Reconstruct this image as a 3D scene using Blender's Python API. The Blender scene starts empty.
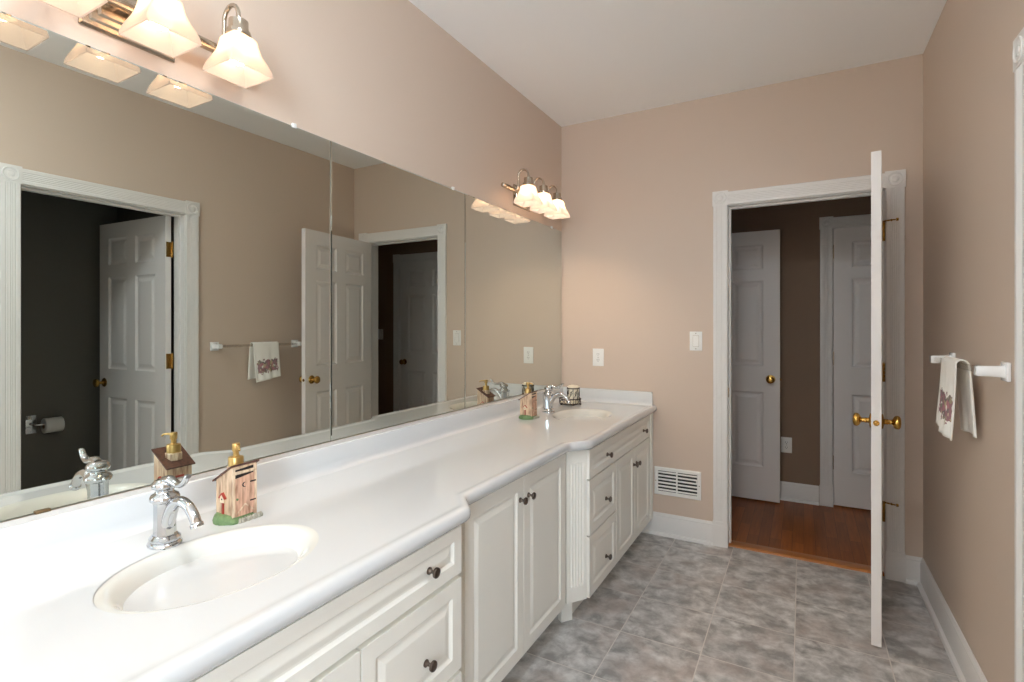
import bpy, bmesh, math, random
from mathutils import Vector, Matrix
C = bpy.context.scene.collection
S = bpy.context.scene
PI = math.pi
random.seed(7)

# ------------------------------------------------------------------ camera, world, light, exposure
W, D, H = 2.022, 3.365, 2.73          # room width, distance camera - end wall, ceiling height
BACK = -3.2                            # wall behind the camera
cam = bpy.data.cameras.new('camera'); camo = bpy.data.objects.new('camera', cam); C.objects.link(camo)
camo.location = (1.478, 0, 1.33); camo.rotation_euler = (PI/2, 0, math.radians(29.148))
cam.sensor_width = 36; cam.lens = 520/1024*36; cam.shift_y = -15/1024; cam.clip_start = 0.02
S.camera = camo
S.view_settings.view_transform = 'Standard'; S.view_settings.look = 'None'
S.view_settings.gamma = 1; S.view_settings.use_curve_mapping = False
S.view_settings.exposure = 0.85
S.cycles.max_bounces = 14; S.cycles.diffuse_bounces = 8; S.cycles.glossy_bounces = 6
S.cycles.transmission_bounces = 6; S.cycles.transparent_max_bounces = 12
S.cycles.caustics_reflective = True; S.cycles.sample_clamp_indirect = 4
wd = bpy.data.worlds.new('sky'); S.world = wd; wd.use_nodes = True
wd.node_tree.nodes['Background'].inputs[0].default_value = (0.62, 0.80, 1.0, 1)
wd.node_tree.nodes['Background'].inputs[1].default_value = 39.0
ADDED_WIN = (-2.60, -1.20, 0.85, 2.25)       # unseen window added for daylight, right wall behind the camera: y0, y1, z0, z1
pl = bpy.data.lights.new('sky_portal', 'AREA'); pl.shape = 'RECTANGLE'
pl.size = ADDED_WIN[1]-ADDED_WIN[0]; pl.size_y = ADDED_WIN[3]-ADDED_WIN[2]; pl.cycles.is_portal = True
plo = bpy.data.objects.new('sky_portal', pl); C.objects.link(plo)
plo.location = (W+0.13, (ADDED_WIN[0]+ADDED_WIN[1])/2, (ADDED_WIN[2]+ADDED_WIN[3])/2); plo.rotation_euler = (PI/2, 0, PI/2)
BULB = 125.0                            # emission of the six vanity bulbs
SHADE_GLOW = 0.28
FILL_GLOW = 44.0                           # emission of the unseen fill light added above the camera

# ------------------------------------------------------------------ materials
def lin(c):
    return tuple((v/255/12.92 if v/255 <= .04045 else ((v/255+.055)/1.055)**2.4) for v in c)+(1,)
def mat(name, rgb, rough=.5, metal=0, spec=.5, bump=0, bscale=200, coat=0, var=0, vscale=3, trans=0):
    m = bpy.data.materials.new(name); m.use_nodes = True
    nt = m.node_tree; b = nt.nodes['Principled BSDF']
    b.inputs['Base Color'].default_value = lin(rgb); b.inputs['Roughness'].default_value = rough
    b.inputs['Metallic'].default_value = metal; b.inputs['Specular IOR Level'].default_value = spec
    b.inputs['Coat Weight'].default_value = coat
    b.inputs['Transmission Weight'].default_value = trans
    tc = nt.nodes.new('ShaderNodeTexCoord')
    if bump:
        n = nt.nodes.new('ShaderNodeTexNoise'); n.inputs['Scale'].default_value = bscale; n.inputs['Detail'].default_value = 3
        bp = nt.nodes.new('ShaderNodeBump'); bp.inputs['Strength'].default_value = bump; bp.inputs['Distance'].default_value = .002
        nt.links.new(tc.outputs['Object'], n.inputs['Vector']); nt.links.new(n.outputs['Fac'], bp.inputs['Height'])
        nt.links.new(bp.outputs['Normal'], b.inputs['Normal'])
    if var:
        n = nt.nodes.new('ShaderNodeTexNoise'); n.inputs['Scale'].default_value = vscale; n.inputs['Detail'].default_value = 4
        hs = nt.nodes.new('ShaderNodeMix'); hs.data_type = 'RGBA'
        hs.inputs[6].default_value = tuple(v*(1-var) for v in lin(rgb)[:3])+(1,)
        hs.inputs[7].default_value = tuple(min(1, v*(1+var)) for v in lin(rgb)[:3])+(1,)
        nt.links.new(tc.outputs['Object'], n.inputs['Vector']); nt.links.new(n.outputs['Fac'], hs.inputs[0])
        nt.links.new(hs.outputs[2], b.inputs['Base Color'])
    return m
M = {}
M['wall'] = mat('taupe_paint', (206, 188, 172), .42, spec=.35, bump=.12, bscale=260)
M['ceiling'] = mat('ceiling_paint', (250, 250, 250), .9, spec=.1)
M['hallwall'] = mat('brown_hall_paint', (138, 116, 98), .6, spec=.2)
M['toiletwall'] = mat('charcoal_paint', (114, 111, 104), .6, spec=.2)
M['trim'] = mat('white_trim_paint', (228, 226, 223), .32, spec=.45)
M['doorpaint'] = mat('white_door_paint', (232, 228, 225), .36, spec=.45)
M['cabinet'] = mat('cream_cabinet_paint', (240, 238, 230), .35, spec=.45)
M['counter'] = mat('white_cultured_marble', (211, 213, 214), .12, spec=.5, coat=.3)
M['basin'] = mat('ivory_cultured_marble', (216, 216, 210), .12, spec=.5, coat=.3)
M['chrome'] = mat('chrome', (204, 206, 208), .05, 1)
M['nickel'] = mat('brushed_nickel', (190, 178, 162), .22, 1)
M['pewter'] = mat('dark_pewter', (110, 98, 90), .28, 1)
M['brass'] = mat('polished_brass', (200, 158, 82), .17, 1)
M['antique_brass'] = mat('antique_brass', (168, 128, 66), .25, 1)
M['goldplastic'] = mat('gold_pump', (196, 160, 98), .35, .7, var=.15, vscale=60)
M['plastic'] = mat('white_plastic', (238, 237, 233), .3)
M['dark'] = mat('dark_slot', (30, 28, 27), .6)
M['ceramic'] = mat('white_ceramic', (240, 240, 240), .12, coat=.4)
M['paper'] = mat('tissue_paper', (225, 222, 216), .9, bump=.3, bscale=150)
M['card'] = mat('cardboard_core', (150, 125, 95), .8)
M['iron'] = mat('dark_brown_iron', (62, 46, 38), .4, .5)
M['candle'] = mat('cream_candle_jar', (240, 230, 208), .3, var=.06, vscale=40)
M['hingemetal'] = M['antique_brass']
M['bark'] = mat('brown_clip', (120, 98, 70), .4, .6)

def tile_mat():
    m = bpy.data.materials.new('grey_slate_look_tile'); m.use_nodes = True; nt = m.node_tree; L = nt.links.new
    b = nt.nodes['Principled BSDF']; b.inputs['Roughness'].default_value = .3; b.inputs['Specular IOR Level'].default_value = .45
    tc = nt.nodes.new('ShaderNodeTexCoord'); mp = nt.nodes.new('ShaderNodeMapping')
    P = .332; mp.inputs['Location'].default_value = (-(1.453-4*P-.002), -(2.876-12*P-.002), 0)
    L(tc.outputs['Object'], mp.inputs['Vector'])
    br = nt.nodes.new('ShaderNodeTexBrick'); br.offset = 0; br.squash = 1
    br.inputs['Scale'].default_value = 1; br.inputs['Brick Width'].default_value = P; br.inputs['Row Height'].default_value = P
    br.inputs['Mortar Size'].default_value = .0024; br.inputs['Mortar Smooth'].default_value = .3
    br.inputs['Color1'].default_value = (0, 0, 0, 1); br.inputs['Color2'].default_value = (1, 1, 1, 1)
    L(mp.outputs[0], br.inputs['Vector'])
    # a different patch of the cloud pattern for every tile
    mul = nt.nodes.new('ShaderNodeVectorMath'); mul.operation = 'SCALE'; mul.inputs[3].default_value = 7
    L(br.outputs['Color'], mul.inputs[0])
    ad = nt.nodes.new('ShaderNodeVectorMath'); ad.operation = 'ADD'; L(tc.outputs['Object'], ad.inputs[0]); L(mul.outputs[0], ad.inputs[1])
    n1 = nt.nodes.new('ShaderNodeTexNoise'); n1.inputs['Scale'].default_value = 14; n1.inputs['Detail'].default_value = 7; n1.inputs['Roughness'].default_value = .6; n1.inputs['Distortion'].default_value = .25
    L(ad.outputs[0], n1.inputs['Vector'])
    n2 = nt.nodes.new('ShaderNodeTexNoise'); n2.inputs['Scale'].default_value = 5; n2.inputs['Detail'].default_value = 4; n2.inputs['Distortion'].default_value = .5
    L(ad.outputs[0], n2.inputs['Vector'])
    cr = nt.nodes.new('ShaderNodeValToRGB'); e = cr.color_ramp.elements
    e[0].position = .36; e[0].color = lin((146, 144, 142)); e[1].position = .66; e[1].color = lin((216, 215, 213))
    x = cr.color_ramp.elements.new(.5); x.color = lin((182, 180, 178))
    L(n1.outputs['Fac'], cr.inputs[0])
    br2 = nt.nodes.new('ShaderNodeValToRGB'); f = br2.color_ramp.elements; f[0].position = .5; f[0].color = (0, 0, 0, 1); f[1].position = .68; f[1].color = (.55, .55, .55, 1)
    L(n2.outputs['Fac'], br2.inputs[0])
    mx = nt.nodes.new('ShaderNodeMix'); mx.data_type = 'RGBA'; mx.inputs[7].default_value = lin((172, 156, 148))
    L(br2.outputs[0], mx.inputs[0]); L(cr.outputs[0], mx.inputs[6])
    m2 = nt.nodes.new('ShaderNodeMix'); m2.data_type = 'RGBA'; m2.inputs[7].default_value = lin((208, 202, 196))
    L(br.outputs['Fac'], m2.inputs[0]); L(mx.outputs[2], m2.inputs[6]); L(m2.outputs[2], b.inputs['Base Color'])
    ma = nt.nodes.new('ShaderNodeMath'); ma.operation = 'MULTIPLY_ADD'; ma.inputs[1].default_value = -.8; L(br.outputs['Fac'], ma.inputs[0])
    L(n1.outputs['Fac'], ma.inputs[2])
    bp = nt.nodes.new('ShaderNodeBump'); bp.inputs['Strength'].default_value = .35; bp.inputs['Distance'].default_value = .003
    L(ma.outputs[0], bp.inputs['Height']); L(bp.outputs[0], b.inputs['Normal'])
    return m
M['tile'] = tile_mat()

def wood_mat():
    m = bpy.data.materials.new('oak_strip_floor'); m.use_nodes = True; nt = m.node_tree; L = nt.links.new
    b = nt.nodes['Principled BSDF']; b.inputs['Roughness'].default_value = .35; b.inputs['Specular IOR Level'].default_value = .3
    tc = nt.nodes.new('ShaderNodeTexCoord'); mp = nt.nodes.new('ShaderNodeMapping')
    mp.inputs['Rotation'].default_value = (0, 0, PI/2); L(tc.outputs['Object'], mp.inputs['Vector'])
    br = nt.nodes.new('ShaderNodeTexBrick'); br.offset = .37; br.inputs['Scale'].default_value = 1
    br.inputs['Brick Width'].default_value = .52; br.inputs['Row Height'].default_value = .062
    br.inputs['Mortar Size'].default_value = .0008
    br.inputs['Color1'].default_value = lin((148, 80, 28)); br.inputs['Color2'].default_value = lin((182, 104, 42)); br.inputs['Mortar'].default_value = lin((60, 32, 16))
    L(mp.outputs[0], br.inputs['Vector'])
    m3 = nt.nodes.new('ShaderNodeMapping'); m3.inputs['Scale'].default_value = (60, 4, 4); L(tc.outputs['Object'], m3.inputs['Vector'])
    n = nt.nodes.new('ShaderNodeTexNoise'); n.inputs['Scale'].default_value = 1; n.inputs['Detail'].default_value = 5; L(m3.outputs[0], n.inputs['Vector'])
    mx = nt.nodes.new('ShaderNodeMix'); mx.data_type = 'RGBA'; mx.blend_type = 'MULTIPLY'; mx.inputs[0].default_value = .6
    cr = nt.nodes.new('ShaderNodeValToRGB'); cr.color_ramp.elements[0].position = .3; cr.color_ramp.elements[0].color = (.5, .45, .4, 1); cr.color_ramp.elements[1].position = .7
    L(n.outputs['Fac'], cr.inputs[0]); L(br.outputs['Color'], mx.inputs[6]); L(cr.outputs[0], mx.inputs[7]); L(mx.outputs[2], b.inputs['Base Color'])
    return m
M['wood'] = wood_mat()
M['threshold'] = mat('oak_threshold', (168, 106, 48), .3, var=.2, vscale=30)

def mirror_mat():
    m = bpy.data.materials.new('mirror_silver'); m.use_nodes = True; b = m.node_tree.nodes['Principled BSDF']
    b.inputs['Base Color'].default_value = (.68, .71, .67, 1); b.inputs['Metallic'].default_value = 1; b.inputs['Roughness'].default_value = 0
    return m
M['mirror'] = mirror_mat()
M['mirror_edge'] = mat('mirror_polished_edge', (190, 205, 198), .15, .6)
M['channel'] = mat('satin_aluminium_channel', (222, 219, 214), .3, .35)
M['clear'] = mat('clear_plastic', (240, 240, 238), .1, trans=.7)
def acrylic():
    m = bpy.data.materials.new('clear_acrylic'); m.use_nodes = True; nt = m.node_tree
    nt.nodes.remove(nt.nodes['Principled BSDF']); o = nt.nodes['Material Output']
    t = nt.nodes.new('ShaderNodeBsdfTransparent'); t.inputs[0].default_value = (.9, .88, .85, 1)
    g = nt.nodes.new('ShaderNodeBsdfGlossy'); g.inputs['Roughness'].default_value = .08
    mx = nt.nodes.new('ShaderNodeMixShader'); mx.inputs[0].default_value = .16
    nt.links.new(t.outputs[0], mx.inputs[1]); nt.links.new(g.outputs[0], mx.inputs[2]); nt.links.new(mx.outputs[0], o.inputs[0])
    return m
M['acrylic'] = acrylic()
def shade_mat():
    m = bpy.data.materials.new('lit_frosted_glass'); m.use_nodes = True; nt = m.node_tree; L = nt.links.new
    nt.nodes.remove(nt.nodes['Principled BSDF']); o = nt.nodes['Material Output']
    t = nt.nodes.new('ShaderNodeBsdfTranslucent'); t.inputs[0].default_value = (.25, .21, .18, 1)
    d = nt.nodes.new('ShaderNodeBsdfDiffuse'); d.inputs[0].default_value = (.12, .11, .10, 1)
    a = nt.nodes.new('ShaderNodeMixShader'); a.inputs[0].default_value = .7
    L(d.outputs[0], a.inputs[1]); L(t.outputs[0], a.inputs[2])
    tr = nt.nodes.new('ShaderNodeBsdfTransparent'); tr.inputs[0].default_value = (1, .96, .9, 1)
    b = nt.nodes.new('ShaderNodeMixShader'); b.inputs[0].default_value = .05; L(a.outputs[0], b.inputs[1]); L(tr.outputs[0], b.inputs[2])
    e = nt.nodes.new('ShaderNodeEmission'); e.inputs[0].default_value = (1, .78, .64, 1); e.inputs[1].default_value = SHADE_GLOW
    s = nt.nodes.new('ShaderNodeAddShader'); L(b.outputs[0], s.inputs[0]); L(e.outputs[0], s.inputs[1]); L(s.outputs[0], o.inputs[0])
    return m
M['shade'] = shade_mat()
def emis(name, c, s):
    m = bpy.data.materials.new(name); m.use_nodes = True; nt = m.node_tree
    nt.nodes.remove(nt.nodes['Principled BSDF']); e = nt.nodes.new('ShaderNodeEmission'); e.inputs[0].default_value = c; e.inputs[1].default_value = s
    nt.links.new(e.outputs[0], nt.nodes['Material Output'].inputs[0]); return m
M['fill_glow'] = emis('fill_glow_glass', (.86, .94, 1, 1), FILL_GLOW)
M['bulb'] = emis('lit_bulb', (1, .73, .48, 1), BULB)

# ------------------------------------------------------------------ mesh helpers
def box(bm, x0, x1, y0, y1, z0, z1, bev=0, seg=2):
    vs = [bm.verts.new((x, y, z)) for x in (x0, x1) for y in (y0, y1) for z in (z0, z1)]
    idx = [(0, 1, 3, 2), (4, 6, 7, 5), (0, 4, 5, 1), (2, 3, 7, 6), (0, 2, 6, 4), (1, 5, 7, 3)]
    fs = [bm.faces.new([vs[i] for i in q]) for q in idx]
    if bev:
        es = list({e for f in fs for e in f.edges})
        bmesh.ops.bevel(bm, geom=es, offset=bev, segments=seg, profile=.5, affect='EDGES')
def ring(bm, prev, cur, close=True):
    n = len(cur)
    for i in range(n if close else n-1):
        j = (i+1) % n
        try: bm.faces.new((prev[i], prev[j], cur[j], cur[i]))
        except ValueError: pass
def loft(bm, loops, close=True, cap=True):
    prev = None; first = None
    for lp in loops:
        cur = [bm.verts.new(p) for p in lp]
        if prev: ring(bm, prev, cur, close)
        else: first = cur
        prev = cur
    if cap and close:
        bm.faces.new(first[::-1]); bm.faces.new(prev)
def lathe(bm, prof, o=(0, 0, 0), axis='z', n=24, sx=1, sy=1, cap=True):
    """prof: (radius, height) pairs; axis x, y or z (a minus sign flips it)"""
    sg = -1 if axis[0] == '-' else 1; ax = axis[-1]
    def P(r, h, t):
        a, b = r*math.cos(t)*sx, r*math.sin(t)*sy; h *= sg
        if ax == 'z': v = (a, b, h)
        elif ax == 'x': v = (h, a, b)
        else: v = (a, h, b)
        return (o[0]+v[0], o[1]+v[1], o[2]+v[2])
    loft(bm, [[P(max(r, 1e-4), h, 2*PI*k/n) for k in range(n)] for r, h in prof], cap=cap)
def tube(bm, pts, rad, n=12, sx=1):
    pts = [Vector(p) for p in pts]; loops = []
    up = Vector((0, 0, 1)); last = None
    for i, p in enumerate(pts):
        t = (pts[min(i+1, len(pts)-1)]-pts[max(i-1, 0)]).normalized()
        if last is None:
            a = t.cross(up) if abs(t.dot(up)) < .95 else t.cross(Vector((0, 1, 0)))
        else: a = last - t*last.dot(t)
        a.normalize(); last = a; b = t.cross(a)
        r = rad[i] if isinstance(rad, (list, tuple)) else rad
        loops.append([p+a*math.cos(2*PI*k/n)*r*sx+b*math.sin(2*PI*k/n)*r for k in range(n)])
    loft(bm, loops)
def bez(pts, n=16):
    """Catmull-Rom through the points"""
    P = [Vector(p) for p in pts]; P = [P[0]*2-P[1]]+P+[P[-1]*2-P[-2]]; out = []
    for i in range(1, len(P)-2):
        for k in range(n):
            t = k/n; a, b, c, d = P[i-1:i+3]
            out.append(.5*((2*b)+(c-a)*t+(2*a-5*b+4*c-d)*t*t+(3*b-a-3*c+d)*t**3))
    out.append(P[-2]); return out
def prism(bm, poly, f0, f1):
    """poly: 2-D points; f0/f1 map (a,b) to the two end points"""
    loft(bm, [[f0(*p) for p in poly], [f1(*p) for p in poly]])
def panelled(bm, w, h, t, panels, prof, both=True, bev=.002):
    """slab u 0..w, z 0..h, front face at y=0 facing -y, back at y=t; recessed panels (u0,u1,z0,z1)"""
    def face(yf, s):
        us = sorted({0, w, *[p[0] for p in panels], *[p[1] for p in panels]})
        zs = sorted({0, h, *[p[2] for p in panels], *[p[3] for p in panels]})
        for a, b in zip(us, us[1:]):
            for c, d in zip(zs, zs[1:]):
                pn = [p for p in panels if p[0] <= a and b <= p[1] and p[2] <= c and d <= p[3]]
                if not pn:
                    q = [bm.verts.new(v) for v in ((a, yf, c), (b, yf, c), (b, yf, d), (a, yf, d))]
                    bm.faces.new(q if s < 0 else q[::-1])
        for (a, b, c, d) in panels:
            prev = None
            for ins, dep in [(0, 0)]+prof:
                y = yf - s*dep
                q = [bm.verts.new(v) for v in ((a+ins, y, c+ins), (b-ins, y, c+ins), (b-ins, y, d-ins), (a+ins, y, d-ins))]
                if prev:
                    for i in range(4):
                        j = (i+1) % 4; f = (prev[i], prev[j], q[j], q[i])
                        bm.faces.new(f if s < 0 else f[::-1])
                prev = q
            bm.faces.new(prev if s < 0 else prev[::-1])
    face(0, -1)
    if both: face(t, 1)
    def quad(*v): bm.faces.new([bm.verts.new(p) for p in v])
    if not both: quad((w, t, 0), (0, t, 0), (0, t, h), (w, t, h))
    quad((0, 0, 0), (0, t, 0), (w, t, 0), (w, 0, 0)); quad((0, 0, h), (w, 0, h), (w, t, h), (0, t, h))
    quad((0, 0, 0), (0, 0, h), (0, t, h), (0, t, 0)); quad((w, 0, 0), (w, t, 0), (w, t, h), (w, 0, h))
    bmesh.ops.remove_doubles(bm, verts=bm.verts, dist=1e-5)
def B(): return bmesh.new()
def obj(name, bm, m, parent=None, smooth=30, loc=None, rot=None):
    me = bpy.data.meshes.new(name)
    bmesh.ops.recalc_face_normals(bm, faces=bm.faces)
    bm.to_mesh(me); bm.free()
    ms = m if isinstance(m, list) else [m]
    for x in ms: me.materials.append(M[x] if isinstance(x, str) else x)
    o = bpy.data.objects.new(name, me); C.objects.link(o)
    if smooth:
        for p in me.polygons: p.use_smooth = True
        try: me.set_sharp_from_angle(angle=math.radians(smooth))
        except Exception: pass
    if parent: o.parent = parent
    if loc: o.location = loc
    if rot: o.rotation_euler = rot
    return o
def tag(o, label, cat, group=None, kind=None):
    o['label'] = label; o['category'] = cat
    if group: o['group'] = group
    if kind: o['kind'] = kind
    return o
def thing(name, label, cat, loc=(0, 0, 0), rz=0, group=None, kind=None):
    o = bpy.data.objects.new(name, None); C.objects.link(o); o.empty_display_size = .05
    o.location = loc; o.rotation_euler = (0, 0, rz)
    return tag(o, label, cat, group, kind)
def struct(name, bm, m, label, cat, smooth=30, parent=None):
    o = obj(name, bm, m, parent, smooth); return tag(o, label, cat, kind='structure')
def kids(o): return [c for c in bpy.data.objects if c.parent == o]
def dup(o, parent=None):
    c = o.copy(); C.objects.link(c); c.parent = parent
    for ch in kids(o): dup(ch, c)
    return c

# ------------------------------------------------------------------ room shell
T = .12
HX0, HX1, HY = .50, 3.62, 4.50         # hall beyond the end wall
TX, TY0, TY1 = 3.15, .55, 2.02         # toilet room beyond the right wall
DW = (1.090, 1.861, 2.052)             # end-wall doorway: x0, x1, head
DR = (1.098, 1.905, 2.050)             # right-wall doorway: y0, y1, head
bm = B(); box(bm, -T, TX+T, BACK-T, D+.035, -.1, 0)
struct('floor', bm, 'tile', 'grey mottled square floor tiles with pale grout lines', 'floor', 0)
bm = B(); box(bm, HX0-T, HX1+T, D+.035, HY+T+.1, -.1, .0)
struct('floor_hall', bm, 'wood', 'brown oak strip floor in the hall beyond the open doorway', 'floor', 0)
bm = B(); box(bm, -T, HX1+T, BACK-T, HY+T+.1, H, H+.1)
struct('ceiling', bm, 'ceiling', 'smooth off-white flat ceiling', 'ceiling', 0)
bm = B(); box(bm, -T, 0, BACK-T, D+T, 0, H)
struct('wall_left', bm, 'wall', 'taupe painted wall behind the long vanity mirrors', 'wall', 0)
bm = B(); box(bm, W, W+T, BACK-T, ADDED_WIN[0], 0, H); box(bm, W, W+T, ADDED_WIN[1], DR[0]-.018, 0, H); box(bm, W, W+T, ADDED_WIN[0], ADDED_WIN[1], 0, ADDED_WIN[2]); box(bm, W, W+T, ADDED_WIN[0], ADDED_WIN[1], ADDED_WIN[3], H); box(bm, W, W+T, DR[1]+.018, D, 0, H); box(bm, W, W+T, DR[0]-.018, DR[1]+.018, DR[2]+.018, H)
struct('wall_right', bm, 'wall', 'taupe painted wall carrying the towel bar', 'wall', 0)
bm = B(); box(bm, 0, DW[0]-.018, D, D+T, 0, H); box(bm, DW[1]+.018, HX1+T, D, D+T, 0, H); box(bm, DW[0]-.018, DW[1]+.018, D, D+T, DW[2]+.018, H)
struct('wall_far', bm, 'wall', 'taupe painted end wall around the open doorway', 'wall', 0)
bm = B()
box(bm, 0, W, BACK-T, BACK, 0, H)
struct('wall_back', bm, 'wall', 'taupe painted wall behind the camera', 'wall', 0)
# unseen window added to let in sky light (local x runs along the wall, local -y points out of the room)
w1 = thing('added_window_1', 'white framed window added out of view in the right wall for daylight', 'window', (W, 0, 0), rz=PI/2, kind='structure')
bm = B(); x0, x1, z0, z1 = ADDED_WIN
for a in ((x0-.08, x0, z0-.02, z1+.08), (x1, x1+.08, z0-.02, z1+.08), (x0-.08, x1+.08, z1, z1+.08)): box(bm, a[0], a[1], 0, .02, a[2], a[3], .003)
for a in ((x0, x0+.05, z0, z1), (x1-.05, x1, z0, z1), (x0, x1, z0, z0+.05), (x0, x1, z1-.05, z1), (x0, x1, 1.50, 1.55)): box(bm, a[0], a[1], -.09, -.05, a[2], a[3], .003)
obj('added_window_frame', bm, 'trim', w1)
bm = B(); box(bm, x0-.1, x1+.1, -.09, .05, z0-.045, z0-.02, .004); obj('added_window_sill', bm, 'trim', w1)
bm = B(); box(bm, x0+.05, x1-.05, -.072, -.068, z0+.05, z1-.05); obj('pane', bm, 'acrylic', w1)
# hall
bm = B(); D3 = (1.678, 2.490, 2.045)
box(bm, HX0-T, D3[0]-.018, HY, HY+T, 0, H); box(bm, D3[1]+.018, HX1+T, HY, HY+T, 0, H); box(bm, D3[0]-.018, D3[1]+.018, HY, HY+T, D3[2]+.018, H)
struct('wall_hall_back', bm, 'hallwall', 'brown hall wall between the two hall doors', 'wall', 0)
bm = B(); box(bm, HX0-T, HX0, D+T, HY, 0, H); struct('wall_hall_left', bm, 'hallwall', 'brown wall at the left end of the hall', 'wall', 0)
bm = B(); box(bm, HX1, HX1+T, D+T, HY, 0, H); struct('wall_hall_right', bm, 'hallwall', 'brown wall at the right end of the hall', 'wall', 0)
bm = B(); box(bm, D3[0]-.1, D3[1]+.1, HY+T+.02, HY+T+.08, 0, H); struct('wall_light_block', bm, 'hallwall', 'unseen wall added behind the closed hall door to block sky light', 'wall', 0)  # backing added so sky light does not leak in under the door
# toilet room
bm = B(); box(bm, TX, TX+T, TY0-T, TY1+T, 0, H); struct('wall_toilet_back', bm, 'toiletwall', 'dark grey wall of the toilet room behind the paper holder', 'wall', 0)
bm = B(); box(bm, W+T, TX, TY1, TY1+T, 0, H); struct('wall_toilet_far', bm, 'toiletwall', 'dark grey side wall of the toilet room beside its open door', 'wall', 0)
bm = B(); box(bm, W+T, TX, TY0-T, TY0, 0, H); struct('wall_toilet_near', bm, 'toiletwall', 'dark grey side wall of the toilet room nearest the camera', 'wall', 0)
# oak threshold
bm = B(); prism(bm, [(D+.012, 0), (D+.016, .007), (D+.024, .012), (D+.09, .012), (D+.12, .001), (D+.12, 0)], lambda a, b: (DW[0], a, b), lambda a, b: (DW[1], a, b))
tag(obj('trim_1', bm, 'threshold'), 'oak threshold strip between grey tile and the hall floor', 'threshold', kind='structure')

# baseboards
BP = [(0, 0), (.030, 0), (.030, .006), (.026, .014), (.018, .018), (.0145, .019), (.0145, .108), (.011, .117), (.012, .124), (.007, .131), (.005, .138), (0, .138)]
def baseboard(name, a, b, nrm, label):
    """from point a to b along a wall, nrm = unit direction into the room"""
    bm = B(); prism(bm, BP, lambda d, z: (a[0]+nrm[0]*d, a[1]+nrm[1]*d, z), lambda d, z: (b[0]+nrm[0]*d, b[1]+nrm[1]*d, z))
    return struct(name, bm, 'trim', label, 'baseboard', 25)
baseboard('baseboard_right', (W, DR[1]+.095), (W, D), (-1, 0), 'white moulded baseboard along the right wall under the towel bar')
baseboard('baseboard_right_rear', (W, BACK), (W, DR[0]-.095), (-1, 0), 'white moulded baseboard along the right wall behind the camera')
baseboard('baseboard_far_left', (.56, D), (DW[0]-.087, D), (0, -1), 'white moulded baseboard below the vent, beside the vanity')
baseboard('baseboard_far_right', (DW[1]+.087, D), (W, D), (0, -1), 'short white baseboard in the corner behind the open door')
baseboard('baseboard_hall_left', (HX0, HY), (D3[0]-.09, HY), (0, -1), 'white hall baseboard under the hall outlet')
baseboard('baseboard_hall_right', (D3[1]+.09, HY), (HX1, HY), (0, -1), 'white hall baseboard right of the closed hall door')
baseboard('baseboard_back', (0, BACK), (W, BACK), (0, 1), 'white moulded baseboard along the wall behind the camera')
baseboard('baseboard_toilet', (TX, TY0), (TX, TY1), (-1, 0), 'white baseboard below the paper holder')

# doorways: casing, rosettes, plinths, jamb.  local frame: u along wall, d out of wall into the room, z up
CW = .080
def casing_prof(w=CW):
    p = [(0, 0), (0, .014), (.003, .017), (.012, .017)]
    n = 5; a, b = .017, w-.017; s = (b-a)/n
    for i in range(n):
        u = a+i*s
        p += [(u, .017), (u+s*.25, .0153), (u+s*.6, .0153), (u+s*.85, .017)]
    p += [(w-.003, .017), (w, .014), (w, 0)]
    return p
def doorway(name, label, u0, u1, head, F, depth, back=False, plinth_h=.15):
    """F(u,d,z) -> world.  jamb runs from d=0 to d=-depth"""
    r = thing(name, label, 'door frame', kind='structure')
    pr = casing_prof()
    for s, us in ((-1, u0-.003), (1, u1+.003)):
        bm = B(); prism(bm, pr, lambda a, b: F(us+s*a, b, plinth_h), lambda a, b: F(us+s*a, b, head+.003)); obj('casing', bm, 'trim', r, 20)
        bm = B(); c = us+s*CW/2
        def bb(ua, ub, d1, za, zb):
            poly = [(ua, za), (ub, za), (ub, zb), (ua, zb)]
            prism(bm, poly, lambda a, b: F(a, 0, b), lambda a, b: F(a, d1, b))
        bb(c-.044, c+.044, .021, 0, plinth_h-.022); bb(c-.0435, c+.0435, .019, plinth_h-.022, plinth_h-.008); bb(c-.042, c+.042, .0205, plinth_h-.008, plinth_h)
        obj('plinth_block', bm, 'trim', r, 20)
        bm = B(); bb(c-.044, c+.044, .0188, head+.003, head+.091)
        zc = head+.047; k = 28
        prof = [(.0365, .018), (.034, .0225), (.030, .0225), (.027, .0195), (.016, .0195), (.014, .0225), (.008, .0245), (.001, .025)]
        loft(bm, [[F(c+q*math.cos(2*PI*i/k), d, zc+q*math.sin(2*PI*i/k)) for i in range(k)] for q, d in prof])
        obj('rosette', bm, 'trim', r, 20)
    bm = B(); prism(bm, pr, lambda a, b: F(u0+.001, b, head+.004+a), lambda a, b: F(u1-.001, b, head+.004+a)); obj('head_casing', bm, 'trim', r, 20)
    bm = B()
    def jb(ua, ub, da, db, za, zb): prism(bm, [(ua, za), (ub, za), (ub, zb), (ua, zb)], lambda a, b: F(a, da, b), lambda a, b: F(a, db, b))
    jb(u0-.018, u0, 0.0, -depth, 0, head); jb(u1, u1+.018, 0.0, -depth, 0, head); jb(u0-.018, u1+.018, 0.0, -depth, head, head+.018)
    st = -.042 if not back else -depth+.042
    sa, sb = (st, st-.032) if not back else (st, st+.032)
    jb(u0, u0+.011, sa, sb, 0, head); jb(u1-.011, u1, sa, sb, 0, head); jb(u0+.011, u1-.011, sa, sb, head-.011, head)
    obj('jamb', bm, 'trim', r, 20)
    return r
t2 = doorway('trim_2', 'white fluted door casing with corner rosettes around the end-wall doorway', DW[0], DW[1], DW[2], lambda u, d, z: (u, D-d, z), T)
doorway('trim_3', 'white fluted door casing with round rosettes around the toilet room doorway', DR[0], DR[1], DR[2], lambda u, d, z: (W-d, u, z), T, back=True)
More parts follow.
